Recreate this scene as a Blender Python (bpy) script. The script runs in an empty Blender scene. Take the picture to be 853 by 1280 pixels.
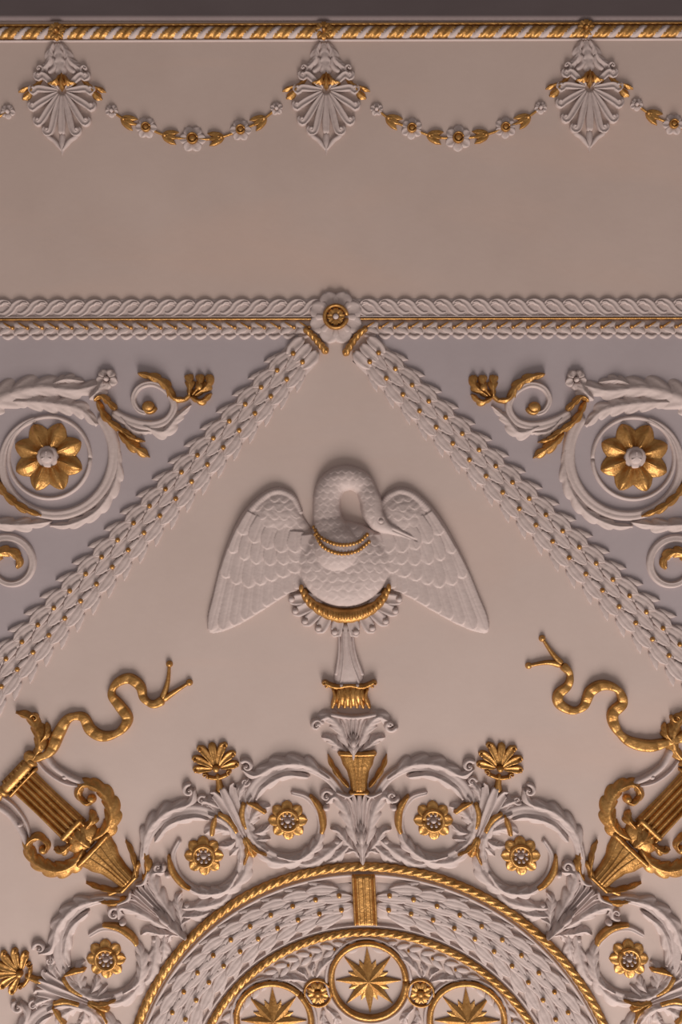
import bpy, math
import numpy as np
from mathutils import Matrix,Vector
S=200.0; HC=8.6; RZ=.82
rad=math.radians

# ---------------------------------------------------------------- materials
def lin(c):
    return tuple(((v/255)/12.92 if v/255<=.04045 else (((v/255)+.055)/1.055)**2.4) for v in c)+(1,)
def mk(name,c1,c2,rough=.75,metal=0,scale=3,bump=.1,bs=60,stretch=(1,1,1),spec=.3,c3=None,c3a=.45):
    m=bpy.data.materials.new(name); m.use_nodes=True
    nt=m.node_tree; N=nt.nodes; L=nt.links
    bs_=N['Principled BSDF']
    tc=N.new('ShaderNodeTexCoord'); mp=N.new('ShaderNodeMapping'); mp.inputs['Scale'].default_value=stretch
    L.new(tc.outputs['Object'],mp.inputs[0])
    n1=N.new('ShaderNodeTexNoise'); n1.inputs['Scale'].default_value=scale; n1.inputs['Detail'].default_value=8; n1.inputs['Roughness'].default_value=.62
    L.new(mp.outputs[0],n1.inputs['Vector'])
    r=N.new('ShaderNodeValToRGB'); r.color_ramp.elements[0].position=.3; r.color_ramp.elements[1].position=.7
    r.color_ramp.elements[0].color=lin(c1); r.color_ramp.elements[1].color=lin(c2)
    L.new(n1.outputs['Fac'],r.inputs[0])
    out=r.outputs[0]
    if c3:
        n3=N.new('ShaderNodeTexNoise'); n3.inputs['Scale'].default_value=.8; n3.inputs['Detail'].default_value=5; n3.inputs['Distortion'].default_value=.8
        mp3=N.new('ShaderNodeMapping'); mp3.inputs['Scale'].default_value=(.55,1.7,1)
        L.new(tc.outputs['Object'],mp3.inputs[0]); L.new(mp3.outputs[0],n3.inputs['Vector'])
        r3=N.new('ShaderNodeValToRGB'); r3.color_ramp.elements[0].position=.5; r3.color_ramp.elements[1].position=.78
        r3.color_ramp.elements[0].color=(0,0,0,1); r3.color_ramp.elements[1].color=(c3a,c3a,c3a,1)
        L.new(n3.outputs['Fac'],r3.inputs[0])
        mx=N.new('ShaderNodeMixRGB'); L.new(r3.outputs[0],mx.inputs[0]); L.new(out,mx.inputs[1]); mx.inputs[2].default_value=lin(c3)
        out=mx.outputs[0]
    L.new(out,bs_.inputs['Base Color'])
    bs_.inputs['Roughness'].default_value=rough; bs_.inputs['Metallic'].default_value=metal
    bs_.inputs['Specular IOR Level'].default_value=spec
    n2=N.new('ShaderNodeTexNoise'); n2.inputs['Scale'].default_value=bs; n2.inputs['Detail'].default_value=4
    L.new(tc.outputs['Object'],n2.inputs['Vector'])
    bp=N.new('ShaderNodeBump'); bp.inputs['Strength'].default_value=bump; bp.inputs['Distance'].default_value=.01
    L.new(n2.outputs['Fac'],bp.inputs['Height']); L.new(bp.outputs[0],bs_.inputs['Normal'])
    return m
PL=mk('painted_plaster',(183,165,159),(195,177,171),.65,scale=5,bump=.22,bs=35)
GD=mk('gilding',(162,114,58),(204,156,94),.44,.75,scale=14,bump=.35,bs=60,spec=.4)
FI=mk('field_paint',(188,168,159),(196,176,167),.7,scale=1.2,bump=.06,bs=25,c3=(206,174,158),c3a=.4)
FR=mk('frieze_paint',(184,163,153),(192,171,161),.7,scale=1.2,bump=.06,bs=25,c3=(208,172,152),c3a=.35)
SP=mk('spandrel_paint',(164,151,152),(171,158,159),.7,scale=1.5,bump=.06,bs=25)
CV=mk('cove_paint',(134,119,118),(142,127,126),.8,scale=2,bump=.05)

# ---------------------------------------------------------------- builder
class B:
    def __init__(s,name):
        s.name=name; s.V=[]; s.F=[]; s.M=[]; s.n=0; s.set()
    def set(s,cx=0,cy=0,rot=0,sc=1,mx=False,shear=False):
        s.p=(cx,cy,rad(rot),sc,-1 if mx else 1,shear)
    def tf(s,P):
        cx,cy,a,sc,m,sh=s.p
        P=np.asarray(P,float).reshape(-1,3)
        x=P[:,0]*m; y=P[:,1]
        X=cx+sc*(math.cos(a)*x-math.sin(a)*y); Y=cy+sc*(math.sin(a)*x+math.cos(a)*y)
        if sh: X=X+.05*(Y-1226)
        return np.stack([X,Y,P[:,2]*sc],1)
    def grid(s,P,mat=0,cu=False,cv=False):
        n,m=P.shape[:2]
        s.V.append(s.tf(P)); 
        idx=np.arange(n*m).reshape(n,m)+s.n
        if cu: idx=np.vstack([idx,idx[:1]])
        if cv: idx=np.hstack([idx,idx[:,:1]])
        f=np.stack([idx[:-1,:-1],idx[1:,:-1],idx[1:,1:],idx[:-1,1:]],-1).reshape(-1,4)
        s.F.append(f); 
        s.M.append(np.full(len(f),mat) if np.isscalar(mat) else np.asarray(mat).reshape(-1))
        s.n+=n*m
    def quads(s,P,f,mat=0):
        s.V.append(s.tf(P)); f=np.asarray(f)+s.n
        s.F.append(f); s.M.append(np.full(len(f),mat)); s.n+=len(P)
    def build(s,mats=None,smooth=True,rz=None):
        rz=RZ if rz is None else rz
        V=np.vstack(s.V)
        W=np.stack([-(V[:,0]-426.5)/S,(640-V[:,1])/S,HC-V[:,2]*rz/S],1)
        c=(W.min(0)+W.max(0))/2; c[2]=HC
        W=W-c
        faces=[f for F in s.F for f in F.tolist()]
        faces=[tuple(dict.fromkeys(f)) for f in faces]
        me=bpy.data.meshes.new(s.name); me.from_pydata(W.tolist(),[],faces)
        for m in (mats or (PL,GD)): me.materials.append(m)
        me.polygons.foreach_set('material_index',np.concatenate(s.M).astype(np.int32))
        me.polygons.foreach_set('use_smooth',[smooth]*len(faces))
        me.update()
        o=bpy.data.objects.new(s.name,me); o.location=c
        bpy.context.collection.objects.link(o); return o

def resample(P,n):
    d=np.r_[0,np.cumsum(np.hypot(*np.diff(P,axis=0).T))]
    u=np.linspace(0,d[-1],n)
    return np.stack([np.interp(u,d,P[:,0]),np.interp(u,d,P[:,1])],1),d[-1]
def dense(pts,k=14):
    P=np.array(pts,float)
    if len(P)==2: return np.linspace(P[0],P[1],k)
    E=np.vstack([2*P[0]-P[1],P,2*P[-1]-P[-2]]); out=[]
    t=np.linspace(0,1,k,endpoint=False)[:,None]
    for i in range(1,len(E)-2):
        a,b,c,d=E[i-1:i+3]
        out.append(.5*((2*b)+(-a+c)*t+(2*a-5*b+4*c-d)*t**2+(-a+3*b-3*c+d)*t**3))
    out.append(P[-1:]); return np.vstack(out)
def ev(w,s):
    if callable(w): return w(s)
    if np.isscalar(w): return np.full_like(s,float(w))
    w=np.array(w,float); x=np.linspace(0,1,len(w))
    i=np.clip(np.searchsorted(x,s)-1,0,len(w)-2); f=(s-x[i])*(len(w)-1)
    f=f*.35+.65*(f*f*(3-2*f))
    return w[i]*(1-f)+w[i+1]*f
PR={
 'round':lambda t:np.sqrt(np.clip(1-t*t,0,1)),
 'flat':lambda t:np.clip(1-np.abs(t)**8,0,1),
 'groove':lambda t:np.sqrt(np.clip(1-t*t,0,1))*(1-.45*np.exp(-(t/.28)**2)),
 'cup':lambda t:np.clip(1-np.abs(t)**10,0,1)*(.45+.55*np.abs(t)**1.6),
 'leaf':lambda t:np.clip(1-np.abs(t)**6,0,1)*(.38+.62*np.abs(t)**1.3)+.5*np.exp(-(t/.15)**2),
 'ridge':lambda t:1-np.abs(t)**1.2,
 'petal':lambda t:np.clip(1-np.abs(t)**7,0,1)*(.62+.38*np.cos(t*4.4))+.0*t,
 'acan':lambda t:np.clip(1-np.abs(t)**5,0,1)*(.72+.2*np.cos(t*3.1))+.22*np.exp(-((np.abs(t)-.0)/.1)**2),
}
SK=0.0
def strip(b,pts,w,h,mat=0,nt=8,prof='round',base=0,lobes=0,la=.4,fw=0,cap=True,ds=2.2,hd=.5,skirt=True):
    D=dense(pts); _,L=resample(D,5)
    n=max(6,int(L/ds)); 
    if lobes: n=max(n,int(lobes*9))
    P,L=resample(D,n+1)
    T=np.gradient(P,axis=0); T/=np.maximum(np.hypot(T[:,0],T[:,1])[:,None],1e-6)
    N=np.stack([-T[:,1],T[:,0]],1)
    s=np.linspace(0,1,n+1); W=ev(w,s); H=ev(h,s); Bs=ev(base,s)
    if cap:
        d=np.minimum(s,1-s)*L; e=np.clip(d/np.maximum(W,.5),0,1); f=np.sqrt(np.clip(1-(1-e)**2,0,1)); W=W*f; H=H*(.3+.7*f)
    if lobes: nt=max(nt,14)
    t=-np.cos(np.pi*np.arange(nt+1)/nt)
    hf=1
    if lobes:
        fr=(s*lobes-.75)%1
        W=W*(1-la*(1-np.sin(np.pi*fr**1.35)**.55))
        q=(s[:,None]*lobes-.75*np.abs(t)[None])%1
        hf=1-hd*(np.abs(t)[None]**.6)*(1-np.sin(np.pi*q**1.35)**.5)
    X=P[:,None,:]+N[:,None,:]*(W[:,None]*t[None])[...,None]+T[:,None,:]*(fw*W[:,None]*np.abs(t)[None]**1.5)[...,None]
    Z=np.maximum(Bs[:,None]+H[:,None]*PR[prof](t)[None]*hf,SK)
    if skirt:
        Z[:,0]=SK; Z[:,-1]=SK; Z[0]=SK; Z[-1]=SK
    b.grid(np.dstack([X,Z]),mat)
def spiral(cx,cy,r0,r1,a0,a1,n=28,p=1):
    u=np.linspace(0,1,n); a=np.radians(a0+(a1-a0)*u); r=r0+(r1-r0)*u**p
    return np.stack([cx+r*np.cos(a),cy+r*np.sin(a)],1)
def ring(b,cx,cy,R,w,h,mat=0,prof='round',base=0,nt=8,ds=3):
    strip(b,spiral(cx,cy,R,R,0,362,max(24,int(R))),w,h,mat,nt,prof,base,cap=False,ds=ds)
def dome(b,cx,cy,rx,ry,h,mat=0,base=0,rot=0,nr=5,na=14):
    r=np.sin(np.linspace(0,np.pi/2,nr+1))[:,None]; a=np.linspace(0,2*np.pi,na,endpoint=False)[None]
    x=rx*r*np.cos(a); y=ry*r*np.sin(a); c,s_=math.cos(rad(rot)),math.sin(rad(rot))
    z=base+h*np.sqrt(np.clip(1-r*r,0,1))+0*a; z[-1]=SK
    P=np.dstack([cx+c*x-s_*y,cy+s_*x+c*y,z]); b.grid(P,mat,cv=True)
def rope(b,pts,r,h,pitch,mats=(1,1),nt=10,k=.9,base=0):
    D=dense(pts,10); _,L=resample(D,5); n=int(L/(pitch/7)); P,L=resample(D,n+1)
    T=np.gradient(P,axis=0); T/=np.hypot(T[:,0],T[:,1])[:,None]; N=np.stack([-T[:,1],T[:,0]],1)
    t=-np.cos(np.pi*np.arange(nt+1)/nt); s=np.linspace(0,L,n+1)
    ph=s[:,None]/pitch+k*t[None]*.5
    bump=np.abs(np.sin(np.pi*ph))**.7
    X=P[:,None,:]+N[:,None,:]*(r*t[None]*(.86+.14*bump))[...,None]
    Z=base+h*np.sqrt(np.clip(1-t*t,0,1))[None]*(.5+.5*bump); Z[:,0]=SK; Z[:,-1]=SK
    pc=(ph[:-1,:-1]+ph[1:,1:])/2
    mats=np.array(mats); M=mats[np.floor(pc).astype(int)%len(mats)]
    b.grid(np.dstack([X,Z]),M)
def flower(b,cx,cy,R,n,mat=0,cm=1,h=7,pw=None,rin=.18,rot=0,pointed=False,base=0,prof='cup',cr=.24):
    pw=pw or R*math.sin(math.pi/n)*.95*.82
    for k in range(n):
        a=rad(rot+360*k/n); c,s_=math.cos(a),math.sin(a)
        pts=[(cx+c*R*u,cy+s_*R*u) for u in (rin,.5,1)]
        strip(b,pts,[pw*.35,pw*.8,pw*1.05,pw*(.75 if pointed else .95),0 if pointed else pw*.55],[h*.6,h,h*.85,h*.6],mat,8,prof,base=base,cap=not pointed)
    dome(b,cx,cy,R*cr,R*cr,h*.8,cm,base=base+h*.6)
def rosette(b,cx,cy,R,rot=0,base=0):
    flower(b,cx,cy,R,8,1,0,h=7,rot=rot,base=base,cr=.14)
    ring(b,cx,cy,R*.5,R*.1,5,1,base=base+4,nt=5,ds=2)
    for k in range(8):
        a=2*math.pi*(k+.5)/8; dome(b,cx+R*.3*math.cos(a),cy+R*.3*math.sin(a),R*.08,R*.08,3,0,base=base+5,nr=3,na=8)
def curl(b,x,y,r,mat=0,h=8,d=1,a=0,w=None):
    w=w or r*.42
    strip(b,spiral(x,y,r,r*.15,a,a+d*420,30),[w,w*.9,w*.6],[h,h,h*1.1],mat,7)
    dome(b,x,y,r*.3,r*.3,h*1.2,mat)
def leafy(b,pts,w,h,mat=0,lobes=6,base=0,prof='acan',la=.42):
    if mat==0: w=[v*1.22 for v in w]
    strip(b,pts,w,h,mat,14,prof,base,lobes=lobes,la=la,fw=.7)
def flutes(b,y0,y1,w0,w1,mat=0,h=10,n=5,cur=.25):
    d=y1-y0
    for k in sorted(range(n),key=lambda k:-abs(k-(n-1)/2)):
        f=(k-(n-1)/2)/((n-1)/2)
        hh=h*(1.15-.35*abs(f))
        pts=[(w0*f,y0),(w0*f*1.2,y0+d*.4),(w1*f*.72,y0+d*.8),(w1*f*1.1,y1+abs(f)**2*abs(d)*cur*.6),(w1*f*1.28,y1+abs(f)**2*abs(d)*cur)]
        strip(b,pts,[w0/n*1.3,w0/n*1.6,w1/n*1.15,w1/n*1.3,w1/n*.9],[hh*.8,hh,hh*1.1,hh],mat,10,'cup',base=1.5*(1-abs(f)))
def acanthus(b,W,Hh,mat=0,h=9):
    for m in (-1,1):
        leafy(b,[(m*W*.04,0),(m*W*.2,-Hh*.32),(m*W*.36,-Hh*.66),(m*W*.62,-Hh*.9),(m*W*.92,-Hh*.78)],[W*.06,W*.15,W*.2,W*.17,W*.07],[h*.7,h,h*1.1,h*.8],mat,5)
        dome(b,m*W*.9,-Hh*.72,W*.1,W*.1,h*1.1,mat)
        leafy(b,[(m*W*.1,-Hh*.02),(m*W*.36,-Hh*.18),(m*W*.58,-Hh*.36),(m*W*.82,-Hh*.4)],[W*.05,W*.14,W*.12,W*.03],[h*.6,h*.9,h*.6],mat,4)
    flutes(b,-Hh*.06,-Hh*.93,W*.1,W*.3,mat,h*1.15,5,.12)
    leafy(b,[(0,Hh*.14),(0,-Hh*.2),(0,-Hh*.55)],[W*.05,W*.13,W*.13,0],[h*.8,h*1.3,h*.9],mat,4,base=h*.7)
    dome(b,0,-Hh*.3,W*.07,Hh*.12,h*.8,mat,base=h*1.5)
def bell(b,y0,y1,w0,w1,h=11):
    d=y1-y0
    strip(b,[(0,y0),(0,y0+d*.5),(0,y1)],[w0,w0*1.1,w0*1.35,w1*.85,w1],[h,h,h*1.1],1,12,'round',cap=False)
    for k in range(-2,3):
        f=k/2.6
        strip(b,[(w0*f*.8,y0),(w0*f*1.1,y0+d*.5),(w1*f*.95,y1)],[1.4,2.2,3.4],[h*1.05*math.sqrt(1-f*f)+2]*2,1,5)
    strip(b,[(-w1*1.08,y1),(0,y1+1),(w1*1.08,y1)],4,h*1.2,1,6)
    strip(b,[(-w0*1.35,y0),(w0*1.35,y0)],3.2,h*1.1,1,6)
def gold_palmette(b,R=34):
    for k,a in enumerate((-84,-56,-28,0,28,56,84)):
        L=R*(1.12-.0034*abs(a)); c=math.sin(rad(a)); s_=-math.cos(rad(a)); m=1 if a>0 else -1
        ex,ey=c*L*.86,-R*.35+s_*L*.9
        pts=[(c*R*.12,-R*.35+s_*R*.12),(c*L*.45,-R*.35+s_*L*.55),(ex,ey)]
        if a: pts+=[(ex+m*R*.12,ey+R*.1)]
        strip(b,pts,[2,R*.11,R*.16,R*.14],[5,8,9,7],1,8,'cup')
        if a: dome(b,ex+m*R*.05,ey+R*.04,R*.07,R*.07,5,1,base=4,nr=4,na=8)
    dome(b,0,-R*.38,R*.13,R*.13,6,1,base=6)
    strip(b,[(-R*.42,-R*.12),(0,-R*.02),(R*.42,-R*.12)],2.6,8,1,6)
    for m in(-1,1): curl(b,m*R*.46,-R*.18,R*.12,1,7,m,90)
    strip(b,[(0,-R*.2),(0,R*.55)],[3,4,7],8,1,8)

def laurel(b,pf,L,hw,pitch=29,ll=40,rows=(-.62,0,.62),hb=2.5,wl=.3,s_init=0):
    K=max(2,int(L/12)); strip(b,[pf(L*i/K,0) for i in range(K+1)],hw*.9,hb,0,8,'flat',cap=False,ds=6)
    s=s_init-pitch*.5; i=0
    while s<L:
        for j,r in enumerate(rows):
            s0=s+(pitch*.5 if abs(r)<.3 else 0)
            if s0<s_init-1: continue
            l=ll*min(1,(L-s0)/ll)
            if l<10: continue
            pts=[pf(s0,r*hw*.78),pf(s0+l*.5,r*hw*1.0),pf(s0+l,r*hw*1.14)]
            strip(b,pts,[hw*wl*.4,hw*wl*1.0,hw*wl*1.25,hw*wl*.95,0],[3,4.8,4,2],0,12,'leaf',base=[hb-.5,hb+.5,hb+2.5],ds=2)
        for m in(-1,1):
            s0=s+pitch*.35
            if s0>s_init and s0+ll<L:
                strip(b,[pf(s0,m*hw*.36),pf(s0+ll*.35,m*hw*.34),pf(s0+ll*.75,m*hw*.28)],[1,hw*.13,hw*.12,0],[4,5,3],0,8,'leaf',base=[hb+1,hb+2])
                strip(b,[pf(s0,m*hw*.85),pf(s0+ll*.35,m*hw*1.0),pf(s0+ll*.62,m*hw*1.26)],[2,hw*.17,hw*.16,0],[3,5,3],0,8,'leaf',base=[1,2])
        s+=pitch; i+=1
    s=s_init+pitch*.5
    while s<L-6:
        for m in(-1,1):
            x,y=pf(s+2,m*hw*.36); dome(b,x,y,3.3,3.3,4.5,1,base=7,nr=4,na=10)
        s+=pitch

# ---------------------------------------------------------------- ceiling planes
class A(list):
    def tolist(s): return list(s)
def plate(name,poly,h,mat,skirt=3):
    b=B(name); n=len(poly); P=[(x,y,h) for x,y in poly]+[(x,y,h-skirt) for x,y in poly]
    b.V.append(np.array(P,float))
    b.F.append(A([list(range(n))]+[[i,(i+1)%n,(i+1)%n+n,i+n] for i in range(n)])); b.M.append(np.zeros(n+1)); b.n=2*n
    return b.build((mat,),False,1)
ceil=plate('ceiling',[(-500,24),(1353,24),(1353,1900),(-500,1900)],0,FI,1)
kids=[plate('frieze_panel',[(-500,25),(1353,25),(1353,398),(-500,398)],.3,FR,.3),
plate('spandrel_panel',[(-500,412),(390,412),(-10,848),(-500,1380)],.3,SP,.3),
plate('spandrel_panel',[(460,412),(1353,412),(1353,1290),(853,810)],.3,SP,.3)]
b=B('trim_1')
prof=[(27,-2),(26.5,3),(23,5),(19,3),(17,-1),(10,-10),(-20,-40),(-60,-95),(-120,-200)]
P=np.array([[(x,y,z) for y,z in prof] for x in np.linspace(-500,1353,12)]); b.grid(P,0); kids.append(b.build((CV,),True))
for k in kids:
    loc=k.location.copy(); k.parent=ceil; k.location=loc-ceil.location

# ---------------------------------------------------------------- rope at top
b=B('rope_moulding')
rope(b,[(-80,42.5),(426,41),(940,39.5)],8,10,9.5,(1,1,0),k=1.5)
strip(b,[(-80,33),(426,31),(940,29.5)],2,5,1,5,cap=False,ds=20)
strip(b,[(-80,52),(426,50.5),(940,49)],1.6,3,0,5,cap=False,ds=20)
b.build()

# ---------------------------------------------------------------- top palmettes
for (rx,cx,cy) in ((72,78,112),(405,408,111),(732,737,108),(-259,-252,112),(1060,1066,107)):
    b=B('palmette_pendant')
    flower(b,rx,cy-71,12,8,1,1,h=7,base=5)
    b.set(cx,cy)
    dx=rx-cx
    strip(b,[(dx,-58),(dx*.6,-40),(0,-14)],[5,7,10,5],[6,8,7],0,10,'groove',lobes=4,la=.25)
    for m in(-1,1):
        leafy(b,[(dx+m*4,-58),(dx*.8+m*10,-46),(dx*.4+m*13,-34),(m*26,-23)],[3,6,6,3],[6,7,5],0,4)
        curl(b,m*28,-25,5.5,0,6,m,90)
        strip(b,[(dx*.5+m*9,-40),(m*8,-28),(m*18,-19)],[2,4,3],6,0,6)
        leafy(b,[(m*24,-14),(m*34,-3),(m*42,7),(m*50,13)],[2,5,6,2],[4,6,4],1,3)
        leafy(b,[(m*34,-3),(m*44,-1),(m*55,4)],[2,4,1],[4,6,4],1,2)
        leafy(b,[(m*2,-18),(m*8,-8),(m*18,-6)],[2,5,1],[4,7,4],1,3,base=3)
    leafy(b,[(0,-20),(0,-10),(0,4)],[3,5,0],[5,8,5],1,3,base=3)
    for a,L in ((112,37),(86,43),(62,50),(40,55),(20,58),(0,60)):
        for m in ((-1,1) if a else (1,)):
            c=m*math.sin(rad(a)); s_=math.cos(rad(a))
            ex,ey=c*L*.74,s_*L
            if a:
                pts=[(c*4,s_*4+2),(c*L*.34,s_*L*.45),(ex-m*1.5,ey-3),(ex+m*3.5,ey+1.5),(ex+m*7.5,ey-3),(ex+m*4.5,ey-7)]
                strip(b,pts,[1.6,3.4,4.4,4.4,3.8,2.8],[4,6,7.5,7.5,6],0,9,'cup',base=1.5)
                dome(b,ex+m*3.8,ey-4,2.8,2.8,5,0,base=3,nr=3,na=8)
            else: strip(b,[(0,6),(0,32),(0,58)],[1.5,3.5,5,4],[5,7,7],0,8,'cup',base=2)
    for m in(-1,1):
        strip(b,[(m*20,46),(m*18,58),(m*9,65),(0,78)],[2,2.8,3,1],[5,6,4],0,6)
    strip(b,[(0,54),(0,64),(0,84)],[4,5.5,0],[5,5,3],0,8,'ridge')
    b.build()

# ---------------------------------------------------------------- garlands
def garland(fl,gl):
    b=B('flower_garland')
    pts=sorted([(x,y) for x,y,*_ in fl]+[(x,y) for x,y in gl])
    strip(b,pts,1.6,3,1,5)
    for x,y,R,c in fl:
        flower(b,x,y,R*1.08,6 if R>9 else 5,0,1 if c else 0,h=6,rot=x%60,cr=.3)
        if c: ring(b,x,y,R*.38,1.3,4,1,base=5,nt=4,ds=1.5)
    gs=np.array(pts)
    for x,y in gl:
        i=int(np.argmin(np.hypot(gs[:,0]-x,gs[:,1]-y))); a=gs[max(0,i-1)]; c=gs[min(len(gs)-1,i+1)]
        d=(c-a)/np.hypot(*(c-a)); nn=np.array([-d[1],d[0]]); q=np.array([x,y])
        sg=1 if x< (pts[0][0]+pts[-1][0])/2 else -1
        d=d*sg
        for m in(-1,0,1):
            strip(b,[q-d*10,q+nn*m*4-d*1,q+d*11+nn*m*8],[1.5,4,3.6,.3],[4,6,4],1,6,'groove')
        dome(b,*(q-d*6),3,3,6,1)
    b.build()
garland([(140,139,8,0),(183,160,13,1),(241,174,16,1),(301,163,13,1),(346,136,8,0)],[(160,152),(212,171),(271,173),(325,152)])
garland([(471,137,8,0),(515,161,13,1),(573,173,16,1),(632,160,13,1),(676,135,8,0)],[(491,151),(543,171),(602,170),(655,150)])
garland([(796,131,8,0),(842,156,13,1),(900,170,16,1),(960,158,13,1)],[(816,145),(870,166),(930,168)])
garland([(10,140,9,0),(-30,160,13,1),(-90,172,16,1)],[(-12,152),(-60,170)])

# ---------------------------------------------------------------- mid border
b=B('guilloche_moulding')
strip(b,[(-80,386),(940,384)],12,2,0,6,'flat',cap=False,ds=30)
strip(b,[(-80,411),(940,409)],9,2,0,6,'flat',cap=False,ds=30)
strip(b,[(-80,400),(940,398)],1.5,5,1,5,cap=False,ds=30)
strip(b,[(-80,397),(940,395)],1.3,4,0,5,cap=False,ds=30)
x=-78
while x<930:
    m=1 if x<420 else -1
    y=-(x/500)
    if abs(x-420)>24:
        strip(b,[(x-m*17,392+y),(x-m*9,394.5+y),(x,389+y),(x+m*5,382+y),(x+m*13,378+y),(x+m*21,380+y),(x+m*24,386+y)],[2.5,4.2,4.6,4.4,3.4,2],[4,6,6,5],0,8,'cup')
        strip(b,[(x-m*1,380+y),(x-m*8,379+y),(x-m*13,384+y)],[1.6,2,1.6],5,0,6)
    x+=23
x=-78
while x<930:
    m=1 if x<420 else -1
    y=-(x/500)
    if abs(x-420)>22:
        for q,yy in((-1,403.5),(1,418.5)):
            strip(b,[(x,411+y),(x-m*8,411+q*3+y),(x-m*16,yy+y)],[1.5,4,3.5,.5],[4,5,3],0,8,'leaf',base=1.5)
        strip(b,[(x+m*1,411+y),(x-m*5,407+y),(x-m*11,403+y)],[1.2,1.6,.6],[5,5,4],1,5,base=2)
        dome(b,x+m*2,410.5+y,2.6,2.6,4,1,base=3,nr=3,na=8)
        strip(b,[(x-m*12,419+y),(x-m*5,422.5+y),(x+m*4,419+y)],[2,3,2],4,0,6)
    x+=18.5
b.build()

b=B('border_rosette')
dome(b,420,397,29,29,3,0)
flower(b,420,397,35,8,0,0,h=9,rot=22.5,base=2,pw=13.5,cr=.1)
ring(b,420,397,14,2.6,8,1,base=6)
flower(b,420,397,12.5,8,1,0,h=5,base=8,cr=.3)
b.build()

# ---------------------------------------------------------------- diagonal laurel bands
def linepf(p0,p1,w0=1,w1=1):
    p0=np.array(p0,float); p1=np.array(p1,float); L=np.hypot(*(p1-p0)); d=(p1-p0)/L; n=np.array([-d[1],d[0]])
    return (lambda s,t:tuple(p0+d*s+n*t*(w0+(w1-w0)*s/L))),L
for p0,p1,g in (((384,436),(-60,911),[(380,411),(392,421),(410,442)]),((456,436),(920,888),[(459,410),(446,421),(430,445)])):
    b=B('laurel_band')
    pf,L=linepf(p0,p1,.92,1.14)
    laurel(b,pf,L,24)
    for t in(-13,0,13):
        pts=[pf(-8,t),pf(8,t*1.1),pf(24,t)]
        strip(b,pts,[4,8,7,3],[6,8,5],0,8,'cup',base=3)
    strip(b,g,[4,4.5,5],8,1,8,'round',lobes=6,la=.25,base=3)
    b.build()

# ---------------------------------------------------------------- spandrel scrolls
for mx in (False,True):
    b=B('spandrel_scroll')
    if mx: b.set(854,1,0,1,True)
    cx,cy=61,571
    for k in range(8):
        a=rad(20.5+45*k); c,s_=math.cos(a),math.sin(a)
        strip(b,[(cx+c*9,cy+s_*9),(cx+c*26,cy+s_*26),(cx+c*45,cy+s_*45)],[4,9,13,13.5,10,4],[8,11,11,7],1,12,'petal',base=1,cap=True)
        strip(b,[(cx+c*12,cy+s_*12),(cx+c*36,cy+s_*36)],[1.6,1.3,.5],[4,4,1],1,5,base=9)
    dome(b,cx,cy,14,14,3,0,base=8); dome(b,cx,cy,9,9,6,0,base=11)
    for k in range(3):
        a=rad(30+120*k); strip(b,[(cx,cy),(cx+8*math.cos(a),cy+8*math.sin(a))],1.3,2,0,5,base=15)
    strip(b,spiral(64,573,82,52,-42,250,44,1.2),[8,8,7,6,5,4],[8,8,7,6],0,9,'groove')
    ring(b,62,572,51,2.6,5,0)
    leafy(b,[(-60,560),(-30,520),(5,497),(50,485),(95,488),(130,480)],[12,15,17,14,10,6],[8,11,10,7],0,8)
    leafy(b,[(15,502),(60,504),(100,512),(122,532)],[6,11,10,3],[7,9,5],0,6)
    leafy(b,[(112,500),(124,490),(130,476)],[6,8,5],[8,10,8],0,3,base=2)
    flower(b,134,474,14,5,0,0,h=8,rot=20,base=3)
    leafy(b,[(60,484),(82,475),(106,477)],[3,7,2],[6,8,4],0,4)
    leafy(b,[(148,560),(146,600),(124,637),(90,655),(62,657)],[3,7,7,6,2],[5,8,5],0,7,base=1)
    leafy(b,[(-50,652),(-10,654),(30,656),(66,652)],[4,8,8,2],[7,9,5],0,5)
    leafy(b,[(122,500),(133,522),(148,535),(166,545)],[4,6,5,3],[7,9,6],1,4,base=3)
    leafy(b,[(148,540),(165,556),(188,572)],[3,8,7,1],[6,9,5],1,3,base=2)
    leafy(b,[(150,536),(166,548),(182,552)],[3,5,1],[6,8,5],1,3,base=3)
    leafy(b,[(118,502),(128,496),(146,512)],[4,5,4],[8,9,8],1,3,base=4)
    leafy(b,[(-10,588),(6,615),(28,634),(54,645)],[4,6,6,2],[6,9,6],1,5,base=4)
    strip(b,[(140,515),(160,526),(185,532),(208,526),(218,508),(210,490),(192,480),(175,484),(167,498),(173,512),(184,517)],[6,7,7,6,5,4.5,4,4,3.5,3],[7,8,7],0,9,'groove')
    leafy(b,[(178,532),(205,540),(222,522),(240,506)],[5,8,6,1],[6,8,4],0,5)
    leafy(b,[(150,520),(168,538),(190,540)],[3,6,1],[5,7,4],0,4)
    dome(b,186,508,8,7,8,1,base=2); curl(b,186,508,9,1,7,1,0,3)
    leafy(b,[(172,467),(192,472),(208,482),(218,498),(234,500)],[3,7,7,5,2],[7,9,6],1,5,base=3)
    strip(b,[(216,500),(230,500),(240,492)],[2,3,3],8,1,7)
    for m,px in((-1,238),(0,250),(1,260)):
        leafy(b,[(240+m*3,496),(px,482),(px+m*2,468)],[3,7,5],[6,8,6],1,3,base=2)
    leafy(b,[(238,496),(252,502),(265,492)],[3,5,2],[6,8,5],1,3,base=3)
    dome(b,250,484,5,5,6,1,base=6)
    strip(b,spiral(12,706,36,10,-120,330,36),[5,5,4,3],[6,7,5],0,8,'groove')
    leafy(b,spiral(14,706,24,8,150,390,14),[3,8,8,6,3],[6,10,7],1,5,base=3)
    b.build()

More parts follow.
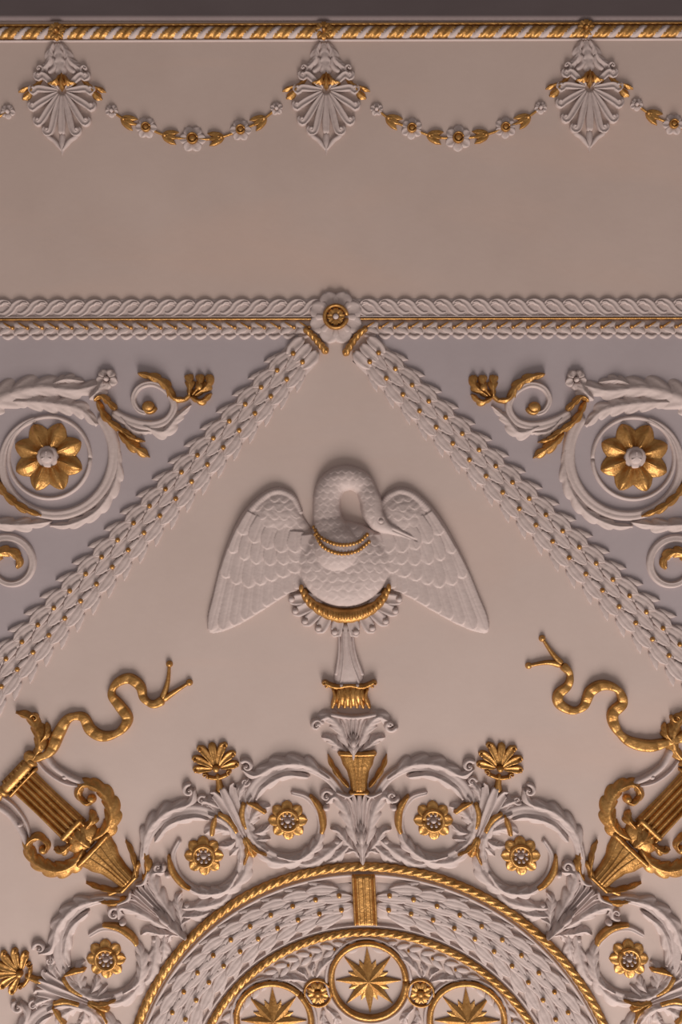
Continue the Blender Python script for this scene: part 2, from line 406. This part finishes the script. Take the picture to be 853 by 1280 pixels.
# ---------------------------------------------------------------- swan
def swan():
    b=B('swan_relief')
    st=.8; xs=np.arange(252,622,st); ys=np.arange(572,802,st); X,Y=np.meshgrid(xs,ys)
    def sdf(poly):
        P=dense(list(poly)+[poly[0]],5); d=np.full(X.shape,1e9); ins=np.zeros(X.shape,bool)
        for (x0,y0),(x1,y1) in zip(P[:-1],P[1:]):
            ex,ey=x1-x0,y1-y0; l=ex*ex+ey*ey+1e-9
            t=np.clip(((X-x0)*ex+(Y-y0)*ey)/l,0,1); d=np.minimum(d,np.hypot(X-x0-t*ex,Y-y0-t*ey))
            c=((y0>Y)!=(y1>Y)); 
            if y1!=y0: ins^=c&(X<(x1-x0)*(Y-y0)/(y1-y0)+x0)
        return np.where(ins,d,-d)
    def smax(a,b_,k): 
        h=np.clip(.5+.5*(a-b_)/k,0,1); return b_*(1-h)+a*h+k*h*(1-h)
    def scales(dx,dy,jit=1.2):
        Yj=Y+jit*np.sin(X*.21)+jit*.7*np.sin(X*.083+1); v=Yj/dy; row=np.floor(v); uu=(X/dx+.5*(row%2))%1-.5; vv=v%1
        edge=vv-(1-2.2*uu*uu)
        return np.where(edge<0,.3+.7*vv,.15)*(1-1.2*uu*uu)
    n2=np.sin(X*.35+2*np.sin(Y*.19))*np.sin(Y*.41+1.5*np.sin(X*.23))
    H=np.full(X.shape,-9.)
    def wmap(p,right):
        x,y=p
        if not right: return (x,y)
        return (872-x-22*min(1,max(0,(785-y)/135)),y)
    def feather(r,t_,w,h0,h1,c=1.6,tilt=1.0,tip=.25):
        r=np.array(r,float); t_=np.array(t_,float); v=t_-r; L=np.hypot(*v); d=v/L; n=np.array([-d[1],d[0]])
        s=((X-r[0])*d[0]+(Y-r[1])*d[1])/L; q=((X-r[0])*n[0]+(Y-r[1])*n[1])
        wf=np.where(s>1-tip,np.sqrt(np.clip(1-((s-1+tip)/tip)**2,.0004,1)),1)*(.75+.25*np.clip(s*2,0,1))
        u=q/(w*wf); au=np.abs(u)
        out=np.maximum(np.maximum(au-1,0)*w*wf,np.maximum(s-1,0)*L); out=np.maximum(out,np.maximum(-s,0)*L)
        uc=np.clip(u,-1,1)
        h=h0+(h1-h0)*np.clip(s,0,1)+c*(1-uc**2)+tilt*uc-.5*np.exp(-(u/.14)**2)
        return h-out*2.5
    def pl(P,u):
        D=dense(P,10); Q,_=resample(D,101); return Q[int(round(u*100))]
    for right in(False,True):
        f=lambda P:[wmap(p,right) for p in P]
        out=f([(398,674),(388,658),(378,642),(371,624),(360,613),(347,610),(329,617),(307,638),(290,668),(276,705),(266,745),(260,770),(261,789),(275,790),(300,780),(330,762),(360,743),(394,729),(408,692)])
        d=sdf(out); clip=np.where(d>0,2+d*3.2,d*4)
        mx_,my_=f([(347,644)])[0]
        g=np.exp(-(((X-mx_)/36)**2+((Y-my_)/32)**2))
        base=np.where(d>0,(5+9*g)*np.sqrt(1-np.exp(-d/7)),d*4); W=base+np.where(d>3,1.2*scales(14,11)*np.clip(g*1.6,0,1)+.3*n2,0)
        sg=-1 if right else 1
        rows=[
         ([(295,668),(313,680),(340,692),(380,700)],[(264,788),(280,787),(299,780),(322,768),(345,753),(368,740),(393,730)],10,8.6,5,5,2.2,.1),
         ([(300,655),(320,668),(348,680),(384,688)],[(283,722),(308,734),(342,725),(384,711)],8,10,7,8.3,1.7,.22),
         ([(305,648),(326,658),(352,668),(386,676)],[(291,691),(315,703),(347,706),(388,699)],7,10,9,10.2,1.4,.35),
         ([(316,642),(336,650),(358,660),(386,668)],[(303,668),(325,682),(351,690),(388,689)],6,11,10.5,12,1.2,.5)]
        for R,T,n,w,h0,h1,c,tip in rows:
            for k in range(n):
                u=k/(n-1)
                W=np.maximum(W,feather(pl(f(R),u),pl(f(T),u),w,h0,h1,c,1.2*sg,tip))
        W=np.minimum(W,clip)
        E=resample(dense(f([(376,640),(368,624),(359,617),(347,614),(331,621),(311,641),(295,669),(282,703),(273,738)])),70)[0]
        ed=np.full(X.shape,-9.)
        er=ev([3,5,5.5,6,6,5,4,3],np.linspace(0,1,70)); eh=ev([6,9,10.5,11,10,8,6.5,5],np.linspace(0,1,70))
        for (x,y),r,hh in zip(E,er,eh):
            q=np.hypot(X-x,Y-y)/r; ed=np.maximum(ed,hh*np.where(q<1,np.sqrt(np.clip(1-q*q,0,1)),0)-np.maximum(q-1,0)*r*3)
        W=smax(W,ed,4)
        H=np.maximum(H,W)
    def ell(cx,cy,rx,ry,h,b0=0):
        q=np.hypot((X-cx)/rx,(Y-cy)/ry); return np.where(q<1,b0+h*np.sqrt(np.clip(1-q**2.2,0,1)),b0-(q-1)*rx*4)
    bd=smax(ell(431,705,57,53,20,4),ell(431,696,88,32,10,2),5)
    bd=bd+(1.3*scales(13,11,1.0)+.25*n2)*(bd>2)
    H=smax(H,bd,2)
    # neck loops up and over, head tucked down in front of the wing, bill pointing down to the right
    NP=resample(dense([(422,688),(411,654),(409,622),(418,603),(437,597),(454,605),(463,624),(467,642),(477,656),(498,665),(524,676)]),120)[0]
    nr=ev([30,23,17.5,16.5,16.5,15.5,13.5,11.5,12,10.5,5.5,3.2,2],np.linspace(0,1,120)); nb=ev([10,7,5,4,4,5,7,11,14,14,12,11],np.linspace(0,1,120))
    nk=np.full(X.shape,-9.)
    for (x,y),r,z in zip(NP,nr,nb):
        q=np.hypot(X-x,Y-y)/r; nk=np.maximum(nk,np.where(q<1,z+.82*r*np.sqrt(np.clip(1-q*q,0,1)),z-(q-1)*r*5))
    nk=nk+np.where(X<468,.85*scales(9,8,.5)+.2*n2,0)
    H=np.maximum(H,nk)
    q=np.hypot(X-476,Y-651)/2.6; H+=np.where(q<1,1.6*np.sqrt(np.clip(1-q*q,0,1)),0)-1.0*np.exp(-((q-1.3)/.3)**2)
    bl=np.abs((Y-666.5)-(X-500)*.43); H-=np.where((X>490)&(X<521),1.5*np.exp(-(bl/1.1)**2),0)
    H=np.where(H<-1.4,-1.5,H)
    P=np.stack([X,Y,H],-1)
    keep=(H[:-1,:-1]>-1.4)|(H[1:,:-1]>-1.4)|(H[1:,1:]>-1.4)|(H[:-1,1:]>-1.4)
    P[...,2]=np.maximum(P[...,2],-.3)
    I=np.arange(X.size).reshape(X.shape)
    F=np.stack([I[:-1,:-1],I[1:,:-1],I[1:,1:],I[:-1,1:]],-1)[keep]
    used=np.unique(F); mp=np.full(X.size,-1); mp[used]=np.arange(len(used))
    b.quads(P.reshape(-1,3)[used],mp[F])
    def hz(x,y):
        i=int(np.clip(round((y-572)/st),0,len(ys)-1)); j=int(np.clip(round((x-252)/st),0,len(xs)-1)); return max(0,H[i,j])
    for pts in ([(393,659),(401,671),(423,680),(446,678),(459,668)],[(395,668),(405,683),(425,691),(446,688),(461,677)]):
        Q,L=resample(dense(pts),20)
        for x,y in Q: dome(b,x,y,2.8,2.8,3.6,1,base=hz(x,y)-.5,nr=4,na=9)
        Q2=resample(dense(pts),12)[0]
        strip(b,Q2,1.6,2.4,1,6,base=[hz(x,y)-.5 for x,y in Q2])
    b.build()
swan()

b=B('swan_pedestal_ornament')
cr=[(377,735),(388,752),(408,765),(432,770),(456,765),(475,752),(486,734)]
strip(b,cr,[5,7,9,10,9,7,5],[12,13,14,13,12],1,10)
Q=resample(dense(cr),21)[0]
for i,(x,y) in enumerate(Q): dome(b,x,y,3,5,4,1,base=12)
b.set(432,746)
for a in (-88,-68,-48,-29,-10,10,29,48,68,88):
    c=math.sin(rad(a)); s_=math.cos(rad(a)); m=1 if a>0 else -1
    ex,ey=c*65,s_*43+2
    strip(b,[(c*30,s_*18),(c*50,s_*30+1),(ex,ey),(ex+m*5,ey-3)],[5,6.5,8.4,8,5.5],[8,10,10,8],0,9,'cup',base=1)
    dome(b,ex+m*2,ey-1,4,4,5,0,base=6)
b.set()
strip(b,[(432,778),(434,815),(437,864)],[6,7,9,12,17,19,15],[10,10,10,8],0,12,'round')
for m in(-1,1):
    strip(b,[(432+m*3,785),(434+m*4,820),(437+m*10,848),(437+m*11,856)],[1.6,1.8,2.2,3],[11,12,11,9],0,6)
    strip(b,[(432+m*8,785),(434+m*10,815),(437+m*17,845)],[1.5,2,2.4],[7,8,8],0,6)
    dome(b,437+m*10,856,2.4,2.4,3,0,base=9)
strip(b,[(437,850),(438,868),(439,884)],[33,26,22,24,30,27],[8,11,12,8],1,12,'flat')
strip(b,[(404,852),(420,858),(437,856),(454,858),(470,851)],[3,4,3,4,3],12,1,7)
for k in range(-3,4):
    strip(b,[(438+k*7.5,858),(438+k*6.3,870),(439+k*8,886)],[2,2.6,3.6,2],[12,13,10],1,6)
for m in(-1,1): curl(b,437+m*31,854,5,1,11,m,90)
b.set(442,942)
acanthus(b,49,52,0,9)
for m in(-1,1): curl(b,m*46,-36,8,0,9,m,0)
strip(b,[(-30,-50),(0,-46),(30,-50)],3.5,11,0,6)
b.build()

# ---------------------------------------------------------------- medallion
CX,CY=461,1396
b=B('circular_medallion')
b.set(CX,CY,0,1,False,True)
rope(b,spiral(0,0,313,313,0,361,160),6,10,12,(1,),k=1.6)
ring(b,0,0,303,2.5,4,0,ds=8); 
rope(b,spiral(0,0,231,231,0,361,120),5.2,9,11,(1,),k=1.6)
ring(b,0,0,240,2,4,0,ds=8)
for sg in(-1,1):
    R=271
    def pf(s,t,sg=sg,R=R):
        a=sg*(s+14)/R; r=R-t*sg*1.0; return (r*math.sin(a),-r*math.cos(a))
    laurel(b,pf,R*math.pi*.62,25,pitch=29,ll=42,wl=.27,rows=(-.75,-.25,.25,.75))
strip(b,[(0,-305),(0,-240)],14,10,1,10,'flat',cap=False)
for x in(-8,0,8): strip(b,[(x,-304),(x,-241)],2,3,1,5,base=9)
for m in(-1,1): strip(b,[(m*13,-305),(m*13,-240)],1.8,13,1,5)
for k in range(48):
    a=rad(-100+200*k/48+1.5); r=214
    for m in(-1,1):
        c,s_=math.sin(a),-math.cos(a); tx,ty=math.cos(a)*(1 if a>0 else -1),math.sin(a)*(1 if a>0 else -1)
        strip(b,[(c*r,s_*r),(c*(r+m*4)+tx*7,s_*(r+m*4)+ty*7),(c*(r+m*8)+tx*17,s_*(r+m*8)+ty*17)],[1.5,4,3.5,.3],[3,5,3],0,8,'leaf')
    if k%2: dome(b,c*r,s_*r,2,2,4,1,nr=3,na=8)
def star(b,cx,cy,R,r,h,n,rot=0,z0=1.0):
    V=[];F=[]
    for k in range(n):
        a=rad(rot+360*k/n-90); 
        t=(cx+R*math.cos(a),cy+R*math.sin(a),z0); 
        for m in(-1,1):
            q=rad(rot+360*(k+.5*m)/n-90); v=(cx+r*math.cos(q),cy+r*math.sin(q),z0)
            i=len(V); V+=[(cx,cy,h),t,v,v]; F.append([i,i+1,i+2,i+2])
            i=len(V); V+=[t,v,(v[0],v[1],SK),(t[0],t[1],SK)]; F.append([i,i+1,i+2,i+3])
    b.quads(V,F,1)
for k in range(-2,3):
    b.set(CX,CY,45*k,1,False,True)
    ring(b,0,-171,46.5,4,9,1); ring(b,0,-171,53,2,4,0)
for k in(-2,-1,0,1):
    b.set(CX,CY,45*k+22.5,1,False,True)
    flower(b,0,-168,15,8,1,1,h=7,cr=.28); ring(b,0,-168,16.5,1.8,5,1)
    for m in(-1,1):
        leafy(b,[(m*6,-186),(m*16,-194),(m*30,-200),(m*44,-200)],[2,5,5,1],[4,6,3],0,4)
        leafy(b,[(m*2,-148),(m*8,-132),(m*4,-115)],[2,5,1],[4,6,3],0,4)
        leafy(b,[(m*4,-188),(m*5,-197),(m*12,-204)],[2,4,1],[4,6,3],0,3)
med=b.build()
b=B('gilded_stars')
for k in range(-2,3):
    b.set(CX,CY,45*k,1,False,True)
    star(b,0,-171,27,15,5,8,22.5,1.5); star(b,0,-171,41,16,9,8,0,2.0)
o=b.build(smooth=False)
loc=o.location.copy(); o.parent=med; o.location=loc-med.location

# ---------------------------------------------------------------- rinceaux
def rotpt(x,y,a):
    a=rad(a); return (x*math.cos(a)-y*math.sin(a),x*math.sin(a)+y*math.cos(a))
for k in range(-2,3):
    b=B('acanthus_rinceau')
    for mx in(False,True):
        b.set(CX,CY,45*k,1,mx,True)
        c=(-91,-371)
        rosette(b,c[0],c[1],25)
        strip(b,[(-20,-400),(-38,-424),(-66,-438),(-100,-435),(-130,-414),(-142,-380),(-134,-346),(-108,-326),(-76,-327),(-54,-346),(-50,-374),(-64,-398),(-86,-406)],[5,6,7,8,8,7.5,7,7,6.5,6,5,4,3],[8,9,9,8,7,7,6],0,9,'groove')
        leafy(b,[(-34,-422),(-66,-441),(-100,-441),(-128,-428),(-146,-436)],[4,9,9,7,2],[7,10,6],0,6,base=2)
        leafy(b,[(-60,-426),(-92,-428),(-120,-412),(-130,-396)],[3,6,6,2],[6,8,5],0,4,base=4)
        leafy(b,[(-134,-404),(-143,-380),(-136,-350),(-116,-332)],[3,7,7,2],[7,9,6],0,5,base=3)
        leafy(b,[(-108,-328),(-80,-324),(-56,-342),(-48,-362)],[3,7,7,2],[7,9,6],0,5,base=3)
        curl(b,-139,-439,8,0,8,1,200)
        leafy(b,[(-60,-336),(-84,-321),(-112,-321),(-136,-337)],[3,8,8,2],[6,8,5],0,4,base=1)
        leafy(b,[(-22,-348),(-44,-330),(-68,-317),(-88,-322)],[4,9,8,1],[6,8,4],0,4)
        leafy(b,[(-14,-342),(-32,-326),(-46,-318)],[4,8,1],[6,8,4],0,3)
        strip(b,[(-144,-396),(-147,-378),(-142,-360)],[3,4.5,4.5,3],10,1,7,'round',base=3)
        strip(b,[(-62,-404),(-50,-386),(-47,-366),(-50,-354)],[2,4.5,5,3],10,1,7,base=3)
        leafy(b,[(-118,-328),(-134,-336),(-146,-352)],[2,5,1],[7,9,6],1,3,base=4)
        leafy(b,[(-12,-412),(-22,-424),(-32,-440),(-37,-454)],[3,4,4,1],[8,10,7],1,3,base=2)
        leafy(b,[(-136,-352),(-156,-336),(-166,-326)],[3,7,1],[6,8,4],0,3)
        dome(b,-153,-354,4,4,7,0)
    px,py=rotpt(0,-328,45*k); 
    b.set(CX+px,CY+py,45*k,1,False,True)
    acanthus(b,47,82,0,10)
    for m in(-1,1): 
        curl(b,m*41,-74,8,0,9,m,0); dome(b,m*30,-16,4.5,4.5,7,0)
        strip(b,[(m*4,-80),(m*14,-74),(m*30,-80)],[2,3,2],12,0,6)
        leafy(b,[(m*3,4),(m*10,-6),(m*22,-2)],[3,5,1],[6,8,4],0,3)
    if k%2==0:
        b.set(CX,CY,45*k,1,False,True); bell(b,-406,-455,10,23)
    else:
        b.set(CX,CY,45*k,1,False,True); bell(b,-414,-474,12,28)
        strip(b,[(-30,-424),(0,-414),(30,-424)],3.5,9,1,7)
        for m in (-1,1): leafy(b,[(m*14,-403),(m*32,-412),(m*46,-432)],[4,6,1],[7,9,6],1,3,base=2)
    b.build()
for k in(-2,-1,0,1):
    b=B('gilded_palmette')
    px,py=rotpt(0,-458,45*k+22.5)
    b.set(CX+px,CY+py,(45*k+22.5)*.35 if k in(-1,0) else 45*k+22.5,1,False,True)
    gold_palmette(b,34)
    b.set(CX,CY,45*k+22.5,1,False,True)
    for m in(-1,1):
        leafy(b,[(m*3,-380),(m*14,-394),(m*30,-404),(m*46,-402)],[4,8,8,2],[6,9,5],0,4)
        leafy(b,[(m*6,-382),(m*22,-378),(m*36,-382)],[3,6,1],[6,8,4],0,3)
        leafy(b,[(m*10,-420),(m*22,-436),(m*36,-444)],[4,7,2],[7,9,5],0,3)
        curl(b,m*30,-442,6,0,7,m,0)
        strip(b,[(m*20,-420),(m*30,-408),(m*38,-396)],[2,4,3],10,1,7,base=3)
    flutes(b,-366,-446,8,25,0,10,5,.2)
    strip(b,[(0,-382),(0,-366),(0,-352)],[7,6,3],9,1,8,base=2); leafy(b,[(0,-372),(0,-352)],[8,7,2],[7,9,6],1,3,base=2)
    b.build()

# ---------------------------------------------------------------- lyres
for sg in(-1,1):
    b=B('lyre')
    b.set(CX,CY,45*sg,1,False,True)
    strip(b,[(0,-505),(0,-612)],[20,19,20],4,1,8,'flat',cap=False)
    for x in(-15,-7.5,0,7.5,15): strip(b,[(x,-500),(x,-612)],2.4,8,1,6,base=2)
    strip(b,[(-26,-602),(26,-602)],8,12,1,8,'round'); strip(b,[(-26,-592),(26,-592)],2.5,11,1,6)
    for m in(-1,1): dome(b,m*26,-602,6,8,12,1)
    strip(b,[(-20,-510),(20,-510)],5,12,1,8)
    dome(b,0,-494,24,16,11,1); leafy(b,[(0,-478),(0,-506)],[8,12,6],[8,12,8],1,3,base=6)
    for m in(-1,1):
        leafy(b,[(m*6,-484),(m*30,-479),(m*52,-490),(m*62,-514),(m*54,-536),(m*38,-534),(m*36,-520),(m*46,-514)],[7,11,12,11,9,7,5,3],[9,12,12,9],1,9,la=.28)
        leafy(b,[(m*12,-498),(m*28,-500),(m*34,-510)],[4,7,2],[9,11,8],1,3,base=3)
        dome(b,m*45,-518,6,6,12,1)
        strip(b,[(m*56,-532),(m*46,-556),(m*42,-580),(m*48,-604)],[4,4.5,4.5,5],[9,9,8],0,8)
        strip(b,[(m*48,-536),(m*35,-556),(m*30,-580),(m*32,-600)],[2,2.2,2.2,2],6,0,7)
        dome(b,m*42,-560,4,4,10,0)
        leafy(b,[(m*26,-602),(m*46,-606),(m*60,-620),(m*66,-640),(m*58,-658)],[6,10,10,7,2],[9,12,9],1,5,la=.3)
        leafy(b,[(m*50,-610),(m*66,-612),(m*76,-622)],[4,6,2],[8,10,6],1,3,base=2)
        curl(b,m*70,-636,6,1,10,m,180)
    b.build()

# ---------------------------------------------------------------- ribbons
def ribbon(path,f1,f2,mid):
    b=B('gilded_ribbon')
    D,L=resample(dense(path),200)
    wf=lambda s:(8.2-1.6*s)*(.62+.38*np.abs(np.cos(s*L/21+.4)))
    hf=lambda s:6+1.8*np.abs(np.sin(s*L/4.4))+1.5*np.sin(s*L/21)
    strip(b,path,wf,hf,1,10,'flat',ds=.9,base=2)
    for f in(f1,f2):
        strip(b,[mid]+f,[5,3.4,2.4,1.8],[8,7,6],1,7)
        dome(b,f[-1][0],f[-1][1],4.4,4.4,7,1)
    b.build()
ribbon([(30,944),(48,946),(64,938),(74,916),(86,898),(104,896),(114,912),(130,920),(150,914),(160,898),(150,882),(140,868),(146,854),(162,848),(176,858),(180,872),(192,880),(206,874)],[(210,852),(212,830)],[(220,864),(237,853)],(203,875))
ribbon([(860,918),(836,926),(812,932),(786,926),(770,910),(766,892),(778,878),(772,862),(754,856),(738,864),(730,882),(716,888),(700,880),(698,868),(710,856),(712,842),(702,830)],[(690,816),(678,798)],[(684,828),(661,832)],(703,831))

# ---------------------------------------------------------------- camera, light, world
sc=bpy.context.scene
D=7.0
cam=bpy.data.cameras.new('camera'); co=bpy.data.objects.new('camera',cam); bpy.context.collection.objects.link(co)
M=Matrix(((-1,0,0),(0,1,0),(0,0,-1))).to_4x4(); M.translation=Vector((0,0,HC-D)); co.matrix_world=M
cam.sensor_fit='VERTICAL'; cam.sensor_height=24; cam.lens=24*D/6.4
sc.camera=co
ld=bpy.data.lights.new('window_light','AREA'); ld.shape='RECTANGLE'; ld.size=9; ld.size_y=6.5; ld.energy=2500; ld.color=(1,.935,.89)
lo=bpy.data.objects.new('window_light',ld); bpy.context.collection.objects.link(lo)
lo.location=(-1.5,-14,HC-7.6); lo.rotation_euler=(Vector((0,0,HC))-lo.location).to_track_quat('-Z','Y').to_euler()
w=bpy.data.worlds.new('room_ambience'); sc.world=w; w.use_nodes=True
nt=w.node_tree; bg=nt.nodes['Background']
tc=nt.nodes.new('ShaderNodeTexCoord'); sp=nt.nodes.new('ShaderNodeSeparateXYZ'); rp=nt.nodes.new('ShaderNodeValToRGB'); mr=nt.nodes.new('ShaderNodeMapRange')
nt.links.new(tc.outputs['Generated'],sp.inputs[0]); nt.links.new(sp.outputs['Y'],mr.inputs[0]); mr.inputs[1].default_value=-1; mr.inputs[2].default_value=1
nt.links.new(mr.outputs[0],rp.inputs[0]); rp.color_ramp.elements[0].color=(.48,.43,.41,1); rp.color_ramp.elements[1].color=(.15,.138,.138,1)
nt.links.new(rp.outputs[0],bg.inputs[0]); bg.inputs[1].default_value=1.0
sc.view_settings.view_transform='Standard'
